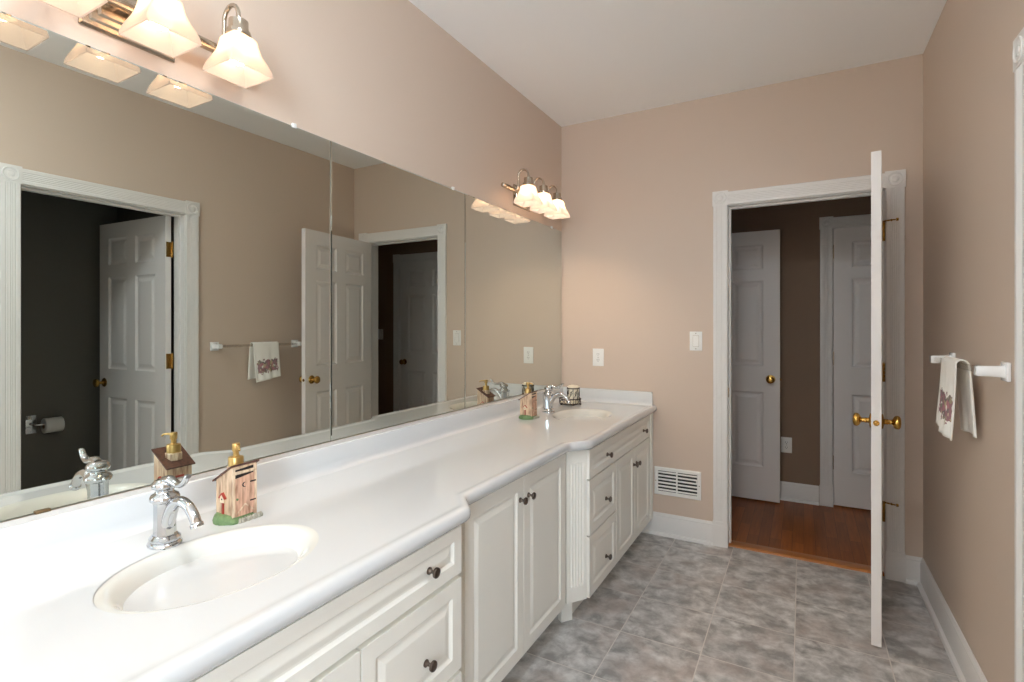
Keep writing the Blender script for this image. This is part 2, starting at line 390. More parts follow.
doorway('trim_4', 'white rosette casing around the closed door in the hall', D3[0], D3[1], D3[2], lambda u, d, z: (u, HY-d, z), T)
# hall side of the end-wall doorway (plain)
bm = B()
for a in ((DW[0]-.09, DW[0]-.003, 0, DW[2]+.09), (DW[1]+.003, DW[1]+.09, 0, DW[2]+.09), (DW[0]-.003, DW[1]+.003, DW[2]+.003, DW[2]+.09)): box(bm, a[0], a[1], D+T, D+T+.017, a[2], a[3], .003)
tag(obj('trim_5', bm, 'trim'), 'white casing on the hall side of the end-wall doorway', 'door frame', kind='structure')
bm = B(); box(bm, HX0, HX0+.022, 4.33, 4.42, 0, 2.06, .002)
tag(obj('trim_6', bm, 'trim'), 'white jamb board carrying the open hall door', 'door frame', kind='structure')
# strike plate on the left jamb of the end-wall doorway
bm = B(); box(bm, DW[0]-.0005, DW[0]+.0015, D+.008, D+.034, .90, .957, .0005)
obj('strike_plate', bm, 'antique_brass', t2)

# unseen fill light added above the camera in place of bounced flash
dm = thing('fill_light', 'round fill light added out of view above the camera', 'light', (1.2, .4, H))
bm = B(); lathe(bm, [(.17, 0), (.175, -.006), (.172, -.022), (.160, -.026)], (0, 0, 0), 'z', 40); obj('rim', bm, 'nickel', dm, 30)
bm = B(); lathe(bm, [(.158, -.0262), (.157, -.036), (.140, -.058), (.10, -.075), (.05, -.084), (.001, -.086)], (0, 0, 0), 'z', 40); obj('fill_dome', bm, 'fill_glow', dm, 60)

# ------------------------------------------------------------------ six-panel doors
def six_panels(w, h=2.03):
    s = .112; m = .10; pw = (w-2*s-m)/2; k = h/2.03
    out = []
    for a in (s, s+pw+m):
        for z0, z1 in ((.25, .815), (1.013, 1.655), (1.74, 1.925)): out.append((a, a+pw, z0*k, z1*k))
    return out
DPROF = [(.005, .005), (.012, .010), (.020, .011), (.026, .010), (.044, .003), (.047, .0025)]
def knob_bm(sgn, t):
    """oval knob and rose; axis along y, sgn -1 = front side (y<0), +1 = back side"""
    bm = B(); y0 = 0 if sgn < 0 else t; ax = '-y' if sgn < 0 else 'y'
    lathe(bm, [(.031, 0), (.032, .002), (.029, .006), (.018, .008), (.012, .010), (.010, .016), (.012, .019), (.0095, .023), (.0095, .034), (.014, .038), (.023, .042), (.0275, .048), (.0285, .055), (.026, .061), (.018, .0655), (.006, .067)], (0, y0, 0), ax, 28)
    return bm
def make_door(name, label, w, loc, rz, knobs=(-1, 1), kz=.93, hinges=(1.88, 1.09, .32), mirror_x=False, hinge_side=-1, stops=()):
    """local: hinge at u=0, free edge at u=w; front face y=0; rz turns it. hinge_side: -1 knuckle on front face"""
    t = .035
    r = thing(name, label, 'door', loc, rz, kind='structure')
    bm = B(); panelled(bm, w, 2.038, t, six_panels(w, 2.038), DPROF); obj('door_leaf', bm, 'doorpaint', r, 0, loc=(0, 0, .012))
    for s in knobs: obj('door_knob', knob_bm(s, t), 'brass', r, 40, loc=(w-.062, 0, kz))
    bm = B(); lathe(bm, [(.0115, 0), (.0115, .0012), (.001, .0012)], (w, t/2, kz), 'x', 20); box(bm, w, w+.009, t/2-.004, t/2+.004, kz-.006, kz+.006, .001)
    obj('latch', bm, 'antique_brass', r)
    yk = -.006 if hinge_side < 0 else t+.006
    for i, z in enumerate(hinges):
        bm = B(); n = 5
        for k in range(n): lathe(bm, [(.0066, 0), (.0066, .0185)], (-.004, yk, z-.05+k*.020), 'z', 12)
        lathe(bm, [(.003, 0), (.005, .003), (.001, .006)], (-.004, yk, z+.050), 'z', 12)
        box(bm, -.0025, 0.0, min(yk, .004), max(yk, t-.004), z-.049, z+.049)
        h = obj('hinge', bm, 'antique_brass', r)
        if i in stops:
            bm = B(); s = -1 if hinge_side < 0 else 1
            lathe(bm, [(.007, 0), (.007, .005)], (-.004, yk, z+.051), 'z', 12)
            tube(bm, [(-.004, yk, z+.054), (.006, yk+s*.010, z+.054), (.016, yk+s*.026, z+.054), (.022, yk+s*.050, z+.054)], [.0045, .0045, .0035, .0035], 10)
            lathe(bm, [(.006, 0), (.006, .006)], (.016, yk+s*.030, z+.054), 'y', 12)
            lathe(bm, [(.0075, -.004), (.008, 0), (.0075, .006), (.003, .008)], (-.004+.026, yk+s*.056, z+.054), 'y', 12)
            tube(bm, [(-.004, yk, z+.054), (-.004+.020, yk+s*.005, z+.054)], .0028, 8)
            obj('door_stop', bm, 'antique_brass', h)
    return r
# bathroom door: hinge at the right jamb, opened into the room; its face towards the right wall is the room-side face
ang = math.atan2(-(D-2.603), -(1.850-1.7625))      # direction hinge -> free edge
# local x axis = direction hinge->edge (angle ang); local +y is 90 deg anticlockwise of it = +x world side here
d1 = make_door('door_1', 'white six-panel bathroom door standing open, edge towards the camera', .768, (0, 0, 0), ang, hinges=(1.83, 1.085, .345), hinge_side=1, stops=(0, 2))
t = .035; c, s = math.cos(ang), math.sin(ang)
d1.location = (1.850-(-s)*t, D-.004-c*t, 0)
# hall door, open flat in front of the hall wall
make_door('door_2', 'white six-panel hall door with brass knob, standing open at the left', .762, (HX0+.026+.04, 4.355, 0), 0, hinge_side=-1, hinges=(1.82, 1.0, .2)).location.x = 1.334-.762
# closed hall door
make_door('door_3', 'closed white six-panel door in the hall, right of the outlet', .804, (D3[0]+.004, HY+.005, 0), 0, knobs=(-1,), hinge_side=1)
# toilet room door: hinge at far jamb, opened into the toilet room
hx, hy = W+T+.006, DR[1]-.016; fx, fy = hx+.78, hy-.042
ang3 = math.atan2(fy-hy, fx-hx)
d4 = make_door('door_4', 'white six-panel toilet room door seen open in the mirror', .776, (0, 0, 0), ang3, hinge_side=1, hinges=(1.83, 1.10, .25))
# its camera-side face is local y=0 (towards -y); the hinge pin is on the toilet-room side
d4.location = (hx-(-math.sin(ang3))*.035*1, hy-math.cos(ang3)*.035, 0)
d4['label'] = 'white six-panel toilet room door, open, seen only in the mirror'

# ------------------------------------------------------------------ vanity cabinets
CP = [(.003, .003), (.008, .0065), (.013, .0065), (.030, .0015), (.033, .001)]
KZ = 'pewter'
def cab_knob(parent, y, z, x):
    bm = B(); lathe(bm, [(.0095, 0), (.0095, .003), (.006, .006), (.0045, .010), (.0045, .015), (.009, .018), (.013, .021), (.0135, .025), (.0125, .0275), (.009, .029), (.0085, .0282), (.004, .029), (.001, .029)], (0, 0, 0), 'x', 24)
    return obj('knob', bm, 'pewter', parent, 40, loc=(x, y, z))
def front(name, parent, xf, y0, y1, z0, z1, fr=.042, knobs=()):
    """overlay door or drawer front; outer face at x = xf"""
    bm = B(); w, h, t = y1-y0, z1-z0, .019
    # bevelled outer edge + panel
    f = [(fr, w-fr, fr, h-fr)]
    panelled(bm, w, h, t, f, CP, both=False)
    es = [e for e in bm.edges if all(abs(v.co.y) < 1e-6 for v in e.verts) and (all(abs(v.co.x) < 1e-6 for v in e.verts) or all(abs(v.co.x-w) < 1e-6 for v in e.verts) or all(abs(v.co.z) < 1e-6 for v in e.verts) or all(abs(v.co.z-h) < 1e-6 for v in e.verts))]
    bmesh.ops.bevel(bm, geom=es, offset=.004, segments=2, profile=.5, affect='EDGES')
    # local (u, y, z) -> world (xf - y, y0 + u, z0 + z)
    for v in bm.verts: v.co = Vector((-v.co.y, v.co.x, v.co.z))
    o = obj(name, bm, 'cabinet', parent, 0, loc=(xf, y0, z0))
    for ky, kz in knobs: cab_knob(o, ky-y0, kz-z0, 0)
    return o
def carcass(parent, x, y0, y1, z0=.10, z1=.779):
    bm = B(); box(bm, .0005, x, y0, y1, z0, z1, .001); obj('carcass', bm, 'cabinet', parent)
    bm = B(); box(bm, .0005, x-.075, y0+.001, y1-.001, 0, z0); obj('toe_kick', bm, 'cabinet', parent)
def pilaster(parent, a, b, xf):
    """fluted diagonal filler from a to b (plan points, left to right seen from the front)"""
    a, b = Vector(a), Vector(b); L = (b-a).length; u = (b-a)/L; n = Vector((u.y, -u.x))
    if n.x < 0: n = -n
    z0, z1 = .105, .779; t = .016; fz0, fz1 = .17, .72
    bm = B(); nf = 5; m = .014; s = (L-2*m)/nf
    def P(q, d, z): p = a+u*q+n*d; return (p.x, max(1.217, min(2.203, p.y)), z)
    def slab(za, zb, fl):
        p = [(0, -t), (0, 0), (m*.7, 0)]
        for i in range(nf):
            q = m+i*s
            p += [(q, 0), (q+s*.25, -.004 if fl else 0), (q+s*.6, -.004 if fl else 0), (q+s*.85, 0)]
        p += [(L-m*.7, 0), (L, 0), (L, -t)]
        return p
    loft(bm, [[P(q, d, z) for q, d in slab(0, 0, fl)] for z, fl in ((z0, 0), (fz0, 0), (fz0+.006, 1), (fz1-.006, 1), (fz1, 0), (z1, 0))])
    obj('fluted_pilaster', bm, 'cabinet', parent, 20)
    bm = B(); k = .055
    pts = [a-n*.002, b-n*.002, b-n*k, a-n*k]
    pts = [(p.x, p.y) for p in pts]
    c_ = a+(b-a)*(.55 if b.x > a.x else .45); e_ = b if b.x < a.x else a; lo = [e_-n*.045, c_-n*.045, c_-n*(k+.02), e_-n*(k+.02)]
    loft(bm, [[(p.x, max(1.217, min(2.203, p.y)), zz) for p in lo] for zz in (0, .104)])
    obj('toe_corner', bm, 'cabinet', parent)
FX, MX = .645, .575
Y = (.08, 1.215, 1.305, 2.115, 2.205, 3.36)
va = thing('vanity_cabinet', 'cream vanity cabinet under the sink nearest the camera', 'cabinet', (0, 0, 0), group=None)
carcass(va, FX-.019, Y[0], Y[1])
front('drawer', va, FX, .14, 1.203, .642, .772, .034, ((.34, .704), (1.058, .704)))
front('drawer', va, FX, .826, 1.203, .375, .628, .042, ((1.045, .475),))
front('drawer', va, FX, .826, 1.203, .108, .362, .042, ((1.015, .225),))
front('door', va, FX, .482, .82, .108, .628, .045, ((.52, .545),))
front('door', va, FX, .14, .478, .108, .628, .045, ((.445, .545),))
vb = thing('vanity_cabinet', 'shallower cream two-door cabinet in the middle of the vanity', 'cabinet')
carcass(vb, MX-.019, Y[1]+.0, Y[4]-.0)
front('door', vb, MX, 1.322, 1.707, .108, .772, .047, ((1.679, .692),))
front('door', vb, MX, 1.711, 2.096, .108, .772, .047, ((1.745, .692),))
pilaster(vb, (MX-.002, 2.118), (FX-.012, 2.203), 0)
pilaster(vb, (FX-.012, 1.217), (MX-.002, 1.302), 0)
vc = thing('vanity_cabinet', 'cream vanity cabinet under the far sink by the end wall', 'cabinet')
carcass(vc, FX-.019, Y[4], Y[5])
front('drawer', vc, FX, 2.208, 3.272, .642, .772, .034, ((2.448, .702), (3.11, .702)))
front('drawer', vc, FX, 2.208, 2.592, .388, .634, .042, ((2.43, .492),))
front('drawer', vc, FX, 2.208, 2.592, .108, .380, .042, ((2.43, .212),))
front('door', vc, FX, 2.598, 2.930, .108, .634, .045, ((2.905, .545),))
front('door', vc, FX, 2.934, 3.272, .108, .634, .045, ((2.958, .545),))
bm = B(); box(bm, FX-.02, FX+.0, 3.30, 3.355, .105, .779, .002); obj('filler_strip', bm, 'cabinet', vc)

# ------------------------------------------------------------------ countertop with two moulded basins
ZC = .817; YT0, YT1 = .05, D-.001
SINKS = ((.366, .683), (.366, 2.83)); RX, RY = .152, .204
ct = thing('countertop', 'long white moulded vanity top with two integral oval basins', 'countertop')
def edge(y):
    a, b = .665, .599
    def sm(t): t = max(0, min(1, t)); return t*t*(3-2*t)*.35+t*.65
    if y < 1.75: return a+(b-a)*sm((y-1.218)/.085)
    return b+(a-b)*sm((y-2.095)/.10)
LIP = [(-.052, 0), (-.045, 0), (-.034, .0025), (-.024, .0045), (-.015, .0045), (-.008, .002), (-.003, -.004), (0, -.013), (0, -.020), (-.003, -.029), (-.009, -.035), (-.018, -.037), (-.05, -.037)]
bm = B()
ys = [YT0]+[YT0+.002+i*(SINKS[0][1]-.27-YT0-.002)/3 for i in range(4)]+[SINKS[0][1]+.27, 1.15]
ys += [1.20+.012*i for i in range(11)]+[1.5, 1.9, 2.05]+[2.08+.012*i for i in range(13)]+[2.40, SINKS[1][1]-.27, SINKS[1][1]+.27, 3.2, YT1]
ys = sorted(set(round(v, 4) for v in ys)); prev = None
XB = .038
for y in ys:
    e = edge(y); cur = [bm.verts.new((.001, y, ZC)), bm.verts.new((XB, y, ZC))]+[bm.verts.new((e+a, y, ZC+b)) for a, b in LIP]+[bm.verts.new((.001, y, ZC-.037))]
    if prev:
        for i in range(len(cur)-1):
            mid = (y+py)/2
            if i == 1 and any(abs(mid-c[1]) < .269 for c in SINKS): continue
            bm.faces.new((prev[i], prev[i+1], cur[i+1], cur[i]))
    else: bm.faces.new(cur)
    prev = cur; py = y
bm.faces.new(prev[::-1])
NS = 96; RO = 1.10
for sx, sy in SINKS:
    xa, xb, ya, yb = XB, .665-.052, sy-.27, sy+.27
    angs = sorted([2*PI*k/NS for k in range(NS)]+[math.atan2(v-sy, u-sx) % (2*PI) for u in (xa, xb) for v in (ya, yb)])
    inn = []; out = []
    for t_ in angs:
        c, s = math.cos(t_), math.sin(t_)
        k = min([(q-sx)/c for q in (xa, xb) if c and (q-sx)/c > 0]+[(q-sy)/s for q in (ya, yb) if s and (q-sy)/s > 0])
        out.append(bm.verts.new((sx+c*k, sy+s*k, ZC)))
        r = 1/math.sqrt((c/(RX*RO))**2+(s/(RY*RO))**2); inn.append(bm.verts.new((sx+c*r, sy+s*r, ZC)))
    ring(bm, inn, out)
obj('top_slab', bm, 'counter', ct, 40)
for sx, sy in SINKS:
    bm = B(); loops = []
    prof = [(RO, 0), (1.08, -.0005), (1.05, -.0017), (1.02, -.0038), (.99, -.0072), (.96, -.012), (.92, -.0205), (.87, -.034), (.80, -.054), (.72, -.074), (.61, -.094), (.48, -.115), (.32, -.122), (.18, -.1255), (.12, -.128)]
    n = NS
    for r, z in prof:
        cxo = -.03*(1-r)                                   # drain sits a little towards the wall
        loops.append([(sx+cxo+RX*r*math.cos(2*PI*k/n), sy+RY*r*math.sin(2*PI*k/n), ZC+z) for k in range(n)])
    loft(bm, loops, cap=False)
    b_ = obj('sink_basin', bm, 'basin', ct, 60)
    bm = B(); lathe(bm, [(.028, 0), (.028, .003), (.022, .0035), (.020, .001), (.0185, .002), (.012, .0055), (.001, .006)], (sx-.026, sy, ZC-.1285), 'z', 32); obj('drain', bm, 'chrome', b_)
BS = [(0, 0), (.046, 0.0004), (.036, .0015), (.028, .006), (.0225, .014), (.0215, .03), (.0215, .079), (.0195, .0855), (.015, .088), (0, .088)]
bm = B(); prism(bm, BS, lambda a, b: (a+.0006, YT0, ZC+b), lambda a, b: (a+.0006, D-.0005, ZC+b)); obj('backsplash', bm, 'counter', ct, 35)
bm = B()
def ss(x, mx): return lambda a, b: (x, D-.0006-a, ZC+b)
prism(bm, [(a, b+.0002) for a, b in BS], ss(.02, 0), ss(.642, 0))
for v in bm.verts:
    if v.co.x > .6 and v.co.z > ZC+.084: v.co.x -= .006
obj('side_splash', bm, 'counter', ct, 35)

# ------------------------------------------------------------------ mirrors
Z0, Z1 = .917, 1.993
MY = (.112, 1.309, 2.157, D-.008)
MCL = [[1.155], [2.055], [3.19]]
labels = ['large frameless wall mirror panel nearest the camera', 'narrow middle mirror panel between two seams', 'frameless wall mirror panel next to the end wall']
for i in range(3):
    r = thing('wall_mirror', labels[i], 'mirror', (0, MY[i], Z0))
    bm = B(); w = MY[i+1]-MY[i]; g = .0012; bv = .004; h = Z1-Z0
    loft(bm, [[(x, a, b) for a, b in ((g+k, 0+k), (w-g-k, 0+k), (w-g-k, h-k), (g+k, h-k))] for x, k in ((.001, 0), (.0050, 0), (.0062, bv))])
    o = obj('mirror_glass', bm, ['mirror', 'mirror_edge'], r, 0)
    for p in o.data.polygons:
        if abs(p.normal.x) < .9: p.material_index = 1
    for y in MCL[i]:
        bm = B(); y -= MY[i]
        box(bm, .0005, .010, y-.008, y+.008, h-.006, h+.009, .002); lathe(bm, [(.004, 0), (.004, .002), (.001, .003)], (.011, y, h+.004), 'x', 12)
        obj('mirror_clip', bm, 'plastic', r)
    if i != 1:
        yy = .50 if i == 0 else 2.79-.0
        bm = B(); yy -= MY[i]; box(bm, .0005, .013, yy-.014, yy+.014, -.001, .006, .002); obj('bottom_clip', bm, 'bark', r)
r = bm = B(); prism(bm, [(.001, .9055), (.0135, .9055), (.0135, .9165), (.0095, .9165), (.0095, .9085), (.001, .9085)], lambda a, b: (a, MY[0], b), lambda a, b: (a, MY[3], b))
tag(obj('mirror_channel', bm, 'channel', None, 0), 'thin metal channel along the bottom of the mirrors above the backsplash', 'channel')

# ------------------------------------------------------------------ vanity lights
def make_sconce():
    r = thing('vanity_light', 'three-shade brushed nickel vanity light above the mirror nearest the camera', 'light', (0, .673, 2.10))
    bm = B()                                            # stepped back plate
    def rect(hy, hz, x): return [(x, -hy, -hz), (x, hy, -hz), (x, hy, hz), (x, -hy, hz)]
    loft(bm, [rect(a, b, x) for a, b, x in ((.106, .062, .0005), (.106, .062, .006), (.100, .056, .009), (.088, .046, .009), (.084, .042, .016), (.074, .032, .018), (.070, .028, .026), (.060, .018, .028))])
    obj('back_plate', bm, 'nickel', r, 20)
    bm = B(); box(bm, .045, .067, -.300, .300, -.011, .011, .003)
    for s in (-1, 1):
        lathe(bm, [(.009, 0), (.009, .01), (.0125, .012), (.0125, .022), (.008, .026), (.001, .027)], (.056, s*.299, 0), 'y' if s > 0 else '-y', 16)
    for y in (-.045, .045): lathe(bm, [(.008, 0), (.008, .025)], (.024, y, 0), 'x', 14)
    obj('crossbar', bm, 'nickel', r, 35)
    for y in (-.195, 0, .195):
        bm = B()
        pts = [(.066, y, -.004), (.078, y, .0), (.083, y, .018), (.083, y, .07)]
        pts += [(.115-.032*math.cos(t), y, .07+.036*math.sin(t)) for t in [PI*k/10 for k in range(1, 10)]]+[(.147, y, .07), (.147, y, .055)]
        tube(bm, pts, .0058, 12); a = obj('arm', bm, 'nickel', r, 40)
        bm = B(); lathe(bm, [(.007, .058), (.020, .056), (.0245, .054), (.0245, .030), (.0255, .028), (.030, .026), (.0315, .020), (.0305, .011), (.024, .009), (.002, .010)], (.147, y, 0), 'z', 28); obj('socket_cup', bm, 'nickel', a, 35)
        # square bell shade
        bm = B(); n = 8
        def sq(hw, z, rr=.18):
            p = []
            for q in range(4):
                for k in range(n+1):
                    t = PI/2*q+PI/2*k/n; cx = 1-rr; ca, sa = math.cos(t), math.sin(t)
                    px = (cx if q in (0, 3) else -cx)+rr*ca; py_ = (cx if q in (0, 1) else -cx)+rr*sa
                    p.append((.147+hw*px, y+hw*py_, z))
            return p
        outp = [(.022, .012, .6), (.029, .010, .30), (.0335, .004, .12), (.0352, -.006, .09), (.0366, -.016, .08), (.0398, -.029, .06), (.0452, -.043, .05), (.0530, -.058, .05), (.0590, -.073, .05), (.0615, -.083, .05), (.0620, -.090, .05)]
        lo = [sq(hw, z, q) for hw, z, q in outp]+[sq(hw-.0035, z+(.0006 if k == 0 else .001), q) for k, (hw, z, q) in enumerate(outp[::-1])]
        loft(bm, lo, cap=False); obj('glass_shade', bm, 'shade', a, 35)
        bm = B(); prof = [(.012, .009), (.013, .0), (.018, -.012), (.024, -.024), (.0265, -.036), (.024, -.049), (.016, -.058), (.005, -.062)]
        lathe(bm, prof, (.147, y, 0), 'z', 20); obj('bulb', bm, 'bulb', a, 60)
    return r
s1 = make_sconce()
s2 = dup(s1); s2.location = (0, 2.768, 2.10)
s2['label'] = 'three-shade brushed nickel vanity light near the end wall'
for o in (s1, s2): o['group'] = 'vanity lights above the mirrors'

# ------------------------------------------------------------------ faucets
def make_faucet():
    r = thing('faucet', 'chrome single-lever faucet at the sink nearest the camera', 'faucet', (.168, .671, ZC))
    bm = B(); n = 32
    lathe(bm, [(.036, 0), (.0365, .004), (.034, .009), (.031, .011), (.0325, .014), (.033, .019), (.029, .023), (.0265, .026)], (0, 0, 0), 'z', n, sx=1.12)
    obj('base_flange', bm, 'chrome', r, 50)
    bm = B()                                           # octagonal fluted body
    prof = [(.0255, .024), (.0245, .03), (.0235, .06), (.0235, .098), (.0245, .104), (.026, .108)]
    loft(bm, [[(q*math.cos(2*PI*(k+.5)/8), q*math.sin(2*PI*(k+.5)/8), z) for k in range(8)] for q, z in prof])
    obj('body', bm, 'chrome', r, 20)
    bm = B(); lathe(bm, [(.024, .106), (.029, .108), (.0325, .113), (.033, .119), (.029, .126), (.022, .130), (.020, .134), (.0205, .138), (.027, .142), (.0285, .148), (.027, .155), (.021, .161), (.012, .1645), (.002, .166)], (0, 0, 0), 'z', n)
    obj('cap', bm, 'chrome', r, 50)
    bm = B()                                           # swan spout growing out of the body's foot
    pts = bez([(-.002, 0, .032), (.014, 0, .060), (.036, 0, .098), (.066, 0, .1175), (.100, 0, .112), (.124, 0, .092), (.137, 0, .071)], 6)
    N = len(pts); rad = []
    for i in range(N):
        f = i/(N-1); rad.append(.0175-.0055*min(1, f*1.6)+(.0 if f < .9 else .0))
    tube(bm, pts, rad, 20)
    lathe(bm, [(.0135, -.004), (.0145, 0), (.0140, .006), (.0115, .008)], (0, 0, 0), 'z', 20)
    tip = pts[-1]; d = (pts[-1]-pts[-2]).normalized(); q = Vector((0, 0, -1)).rotation_difference(d).to_matrix()
    bm.verts.ensure_lookup_table()
    for v in bm.verts[-80:]: v.co = q@v.co+tip
    obj('spout', bm, 'chrome', r, 50)
    bm = B()
    pts = bez([(.0, 0, .160), (.022, 0, .166), (.045, 0, .160), (.066, 0, .158), (.085, 0, .168), (.094, 0, .182), (.103, 0, .184)], 6); N = len(pts)
    tube(bm, pts, [.010-.0050*(i/(N-1)) for i in range(N)], 14, sx=1.25); obj('lever', bm, 'chrome', r, 50)
    bm = B(); lathe(bm, [(.003, 0), (.003, .11), (.006, .113), (.006, .12), (.003, .124)], (-.037, 0, 0), 'z', 12); obj('lift_rod', bm, 'chrome', r, 50)
    return r
f1 = make_faucet(); f1.scale = (.96, .96, .94); f2 = dup(f1); f2.location = (.160, 2.81, ZC)
f2['label'] = 'chrome single-lever faucet at the far sink by the end wall'
for o in (f1, f2): o['group'] = 'chrome faucets on the vanity top'

# ------------------------------------------------------------------ outhouse soap dispensers
def plank(name, rgb, axis='y', dark=(150, 110, 85)):
    m = bpy.data.materials.new(name); m.use_nodes = True; nt = m.node_tree; L = nt.links.new; b = nt.nodes['Principled BSDF']
    b.inputs['Roughness'].default_value = .55
    tc = nt.nodes.new('ShaderNodeTexCoord'); mp = nt.nodes.new('ShaderNodeMapping'); mp.inputs['Scale'].default_value = (110, 110, 18); L(tc.outputs['Object'], mp.inputs[0])
    n = nt.nodes.new('ShaderNodeTexNoise'); n.inputs['Scale'].default_value = 1; n.inputs['Detail'].default_value = 5; L(mp.outputs[0], n.inputs[0])
    cr = nt.nodes.new('ShaderNodeValToRGB'); e = cr.color_ramp.elements; e[0].position = .3; e[0].color = lin(dark); e[1].position = .55; e[1].color = lin(rgb); L(n.outputs['Fac'], cr.inputs[0]); L(cr.outputs[0], b.inputs['Base Color'])
    return m
M['plank'] = plank('painted_plank', (214, 184, 152))
M['planklight'] = plank('plank_trim', (226, 202, 172))
M['doorplank'] = plank('pink_plank', (212, 168, 142))
M['roof'] = plank('brown_shingle', (98, 62, 50), dark=(60, 38, 32))
M['grass'] = mat('painted_grass', (104, 128, 82), .6, bump=.6, bscale=300, var=.45, vscale=110)
M['stone'] = mat('painted_stone', (160, 155, 140), .6, bump=.4, bscale=200, var=.3, vscale=110)
M['black'] = mat('black_paint', (34, 28, 26), .5)
M['redpost'] = mat('red_paint', (165, 62, 48), .5)
M['cream'] = mat('cream_paint', (226, 208, 178), .5)
def make_dispenser():
    r = thing('soap_dispenser', 'outhouse-shaped soap dispenser with gold pump beside the near faucet', 'soap dispenser', (.158, .855, ZC))
    hx, hy = .0335, .0345; zf, zb = .146, .106
    bm = B()
    prism(bm, [(-hx, .006), (hx, .006), (hx, zf), (-hx, zb)], lambda a, b: (a, -hy, b), lambda a, b: (a, hy, b)); obj('house_wall', bm, 'plank', r, 20)
    bm = B(); sl = (zf-zb)/(2*hx)
    def R(a): return zf+(a-hx)*sl
    prism(bm, [(-hx-.008, R(-hx-.008)), (hx+.005, R(hx+.005)), (hx+.005, R(hx+.005)+.004), (-hx-.008, R(-hx-.008)+.004)], lambda a, b: (a, -hy-.006, b), lambda a, b: (a, hy+.006, b)); obj('roof', bm, 'roof', r, 20)
    bm = B()                                          # plank frame round the front and corner trim
    for y0, y1, z0, z1 in ((-hy, -hy+.008, .008, zf-.002), (hy-.008, hy, .008, zf-.002), (-hy, hy, .126, .132)): box(bm, hx, hx+.003, y0, y1, z0, z1, .0006)
    obj('corner_trim', bm, 'planklight', r)
    bm = B()
    bm.free()
    for za, zb, zc_, zd in ((.1335, .1335, .1375, .141), (.1155, .120, .1245, .1245), (.010, .010, .015, .015)):
        bm = B(); prism(bm, [(-hy+.009, za), (hy-.009, zb), (hy-.009, zd), (-hy+.009, zc_)], lambda a, b: (hx, a, b), lambda a, b: (hx+.0012, a, b)); obj('gap', bm, 'black', r)
    dr = B(); prism(dr, [(-.027, .016), (.027, .016), (.027, .1225), (-.027, .114)], lambda a, b: (hx+.0012, a, b), lambda a, b: (hx+.004, a, b)); door = obj('door', dr, 'doorplank', r, 20)
    bm = B(); n = 20; o_ = []                         # crescent moon
    R1 = .0065
    for k in range(n+1): t = math.radians(50+260*k/n); o_.append((R1*math.cos(t), R1*math.sin(t)))
    for k in range(n+1): t = math.radians(295-230*k/n); o_.append((.0022+.0052*math.cos(t)*1, .0052*math.sin(t)))
    prism(bm, [(-.002+a, .096+b) for a, b in o_], lambda a, b: (hx+.004, a, b), lambda a, b: (hx+.0047, a, b)); obj('moon', bm, 'black', door, 0)
    for z in (.100, .050):
        bm = B(); box(bm, hx+.004, hx+.0055, .014, .030, z-.0018, z+.0018, .0004); obj('hinge', bm, 'black', door)
    bm = B(); lathe(bm, [(.0025, 0), (.003, .003), (.001, .004)], (hx+.004, -.023, .062), 'x', 10); obj('latch', bm, 'grass', door)
    bm = B()                                          # Z brace
    for a0, b0, a1, b1 in ((-.025, .022, .0, .045), (.025, .022, .0, .045)):
        d = Vector((a1-a0, b1-b0)).normalized(); nn = Vector((-d.y, d.x))*.0016
        prism(bm, [(a0+nn.x, b0+nn.y), (a1+nn.x, b1+nn.y), (a1-nn.x, b1-nn.y), (a0-nn.x, b0-nn.y)], lambda a, b: (hx+.004, a, b), lambda a, b: (hx+.0052, a, b))
    obj('brace', bm, 'planklight', door)
    # bird house on the side towards the camera
    bm = B(); prism(bm, [(-.009, .052), (.007, .052), (.007, .066), (-.001, .074), (-.009, .066)], lambda a, b: (a, -hy-.005, b), lambda a, b: (a, -hy, b)); bh = obj('birdhouse', bm, 'cream', r, 20)
    bm = B()
    for sgn in (-1, 1): prism(bm, [(-.001, .078), (-.001, .0745), (-.001+sgn*.012, .062), (-.001+sgn*.012, .0655)], lambda a, b: (a, -hy-.007, b), lambda a, b: (a, -hy, b))
    obj('birdhouse_roof', bm, 'redpost', bh, 20)
    bm = B(); lathe(bm, [(.0024, 0), (.0024, .0004), (.0005, .0004)], (-.001, -hy-.005, .061), '-y', 12); obj('hole', bm, 'black', bh)
    bm = B(); box(bm, -.0035, .0015, -hy-.004, -hy, .018, .052); obj('post', bm, 'redpost', bh)
    bm = B(); box(bm, -hx-.001, -hx+.0, -.012, .012, .045, .078); obj('back_window', bm, 'redpost', r)
    # ground: grass mound on the camera side, stones at the door
    bm = B(); n = 28; lo = []
    for z, k in ((0, 1.0), (.006, 1.03), (.011, .97), (.015, .86)):
        lo.append([((hx+.010)*k*math.copysign(abs(math.cos(t))**.7, math.cos(t)), -.006+(hy+.013)*k*math.copysign(abs(math.sin(t))**.7, math.sin(t))+.004*math.sin(5*t), z*(1+.6*max(0, -math.sin(t)))) for t in [2*PI*i/n for i in range(n)]])
    loft(bm, lo); obj('grass_mound', bm, 'grass', r, 60)
    bm = B(); random.seed(3)
    for i in range(9):
        y = -.018+i*.0075; x = hx+.008+.002*(i % 2)
        lathe(bm, [(.006, 0), (.0065, .004), (.005, .010), (.001, .0125)], (x, y, 0), 'z', 9, sx=1.1, sy=.8)
    obj('stones', bm, 'stone', r, 60)
    bm = B(); zc = R(-.002)+.002
    zc += .010
    lathe(bm, [(.0225, -.018), (.0225, .002), (.019, .004)], (-.002, 0, zc), 'z', 8); obj('pump_base', bm, 'planklight', r, 20)
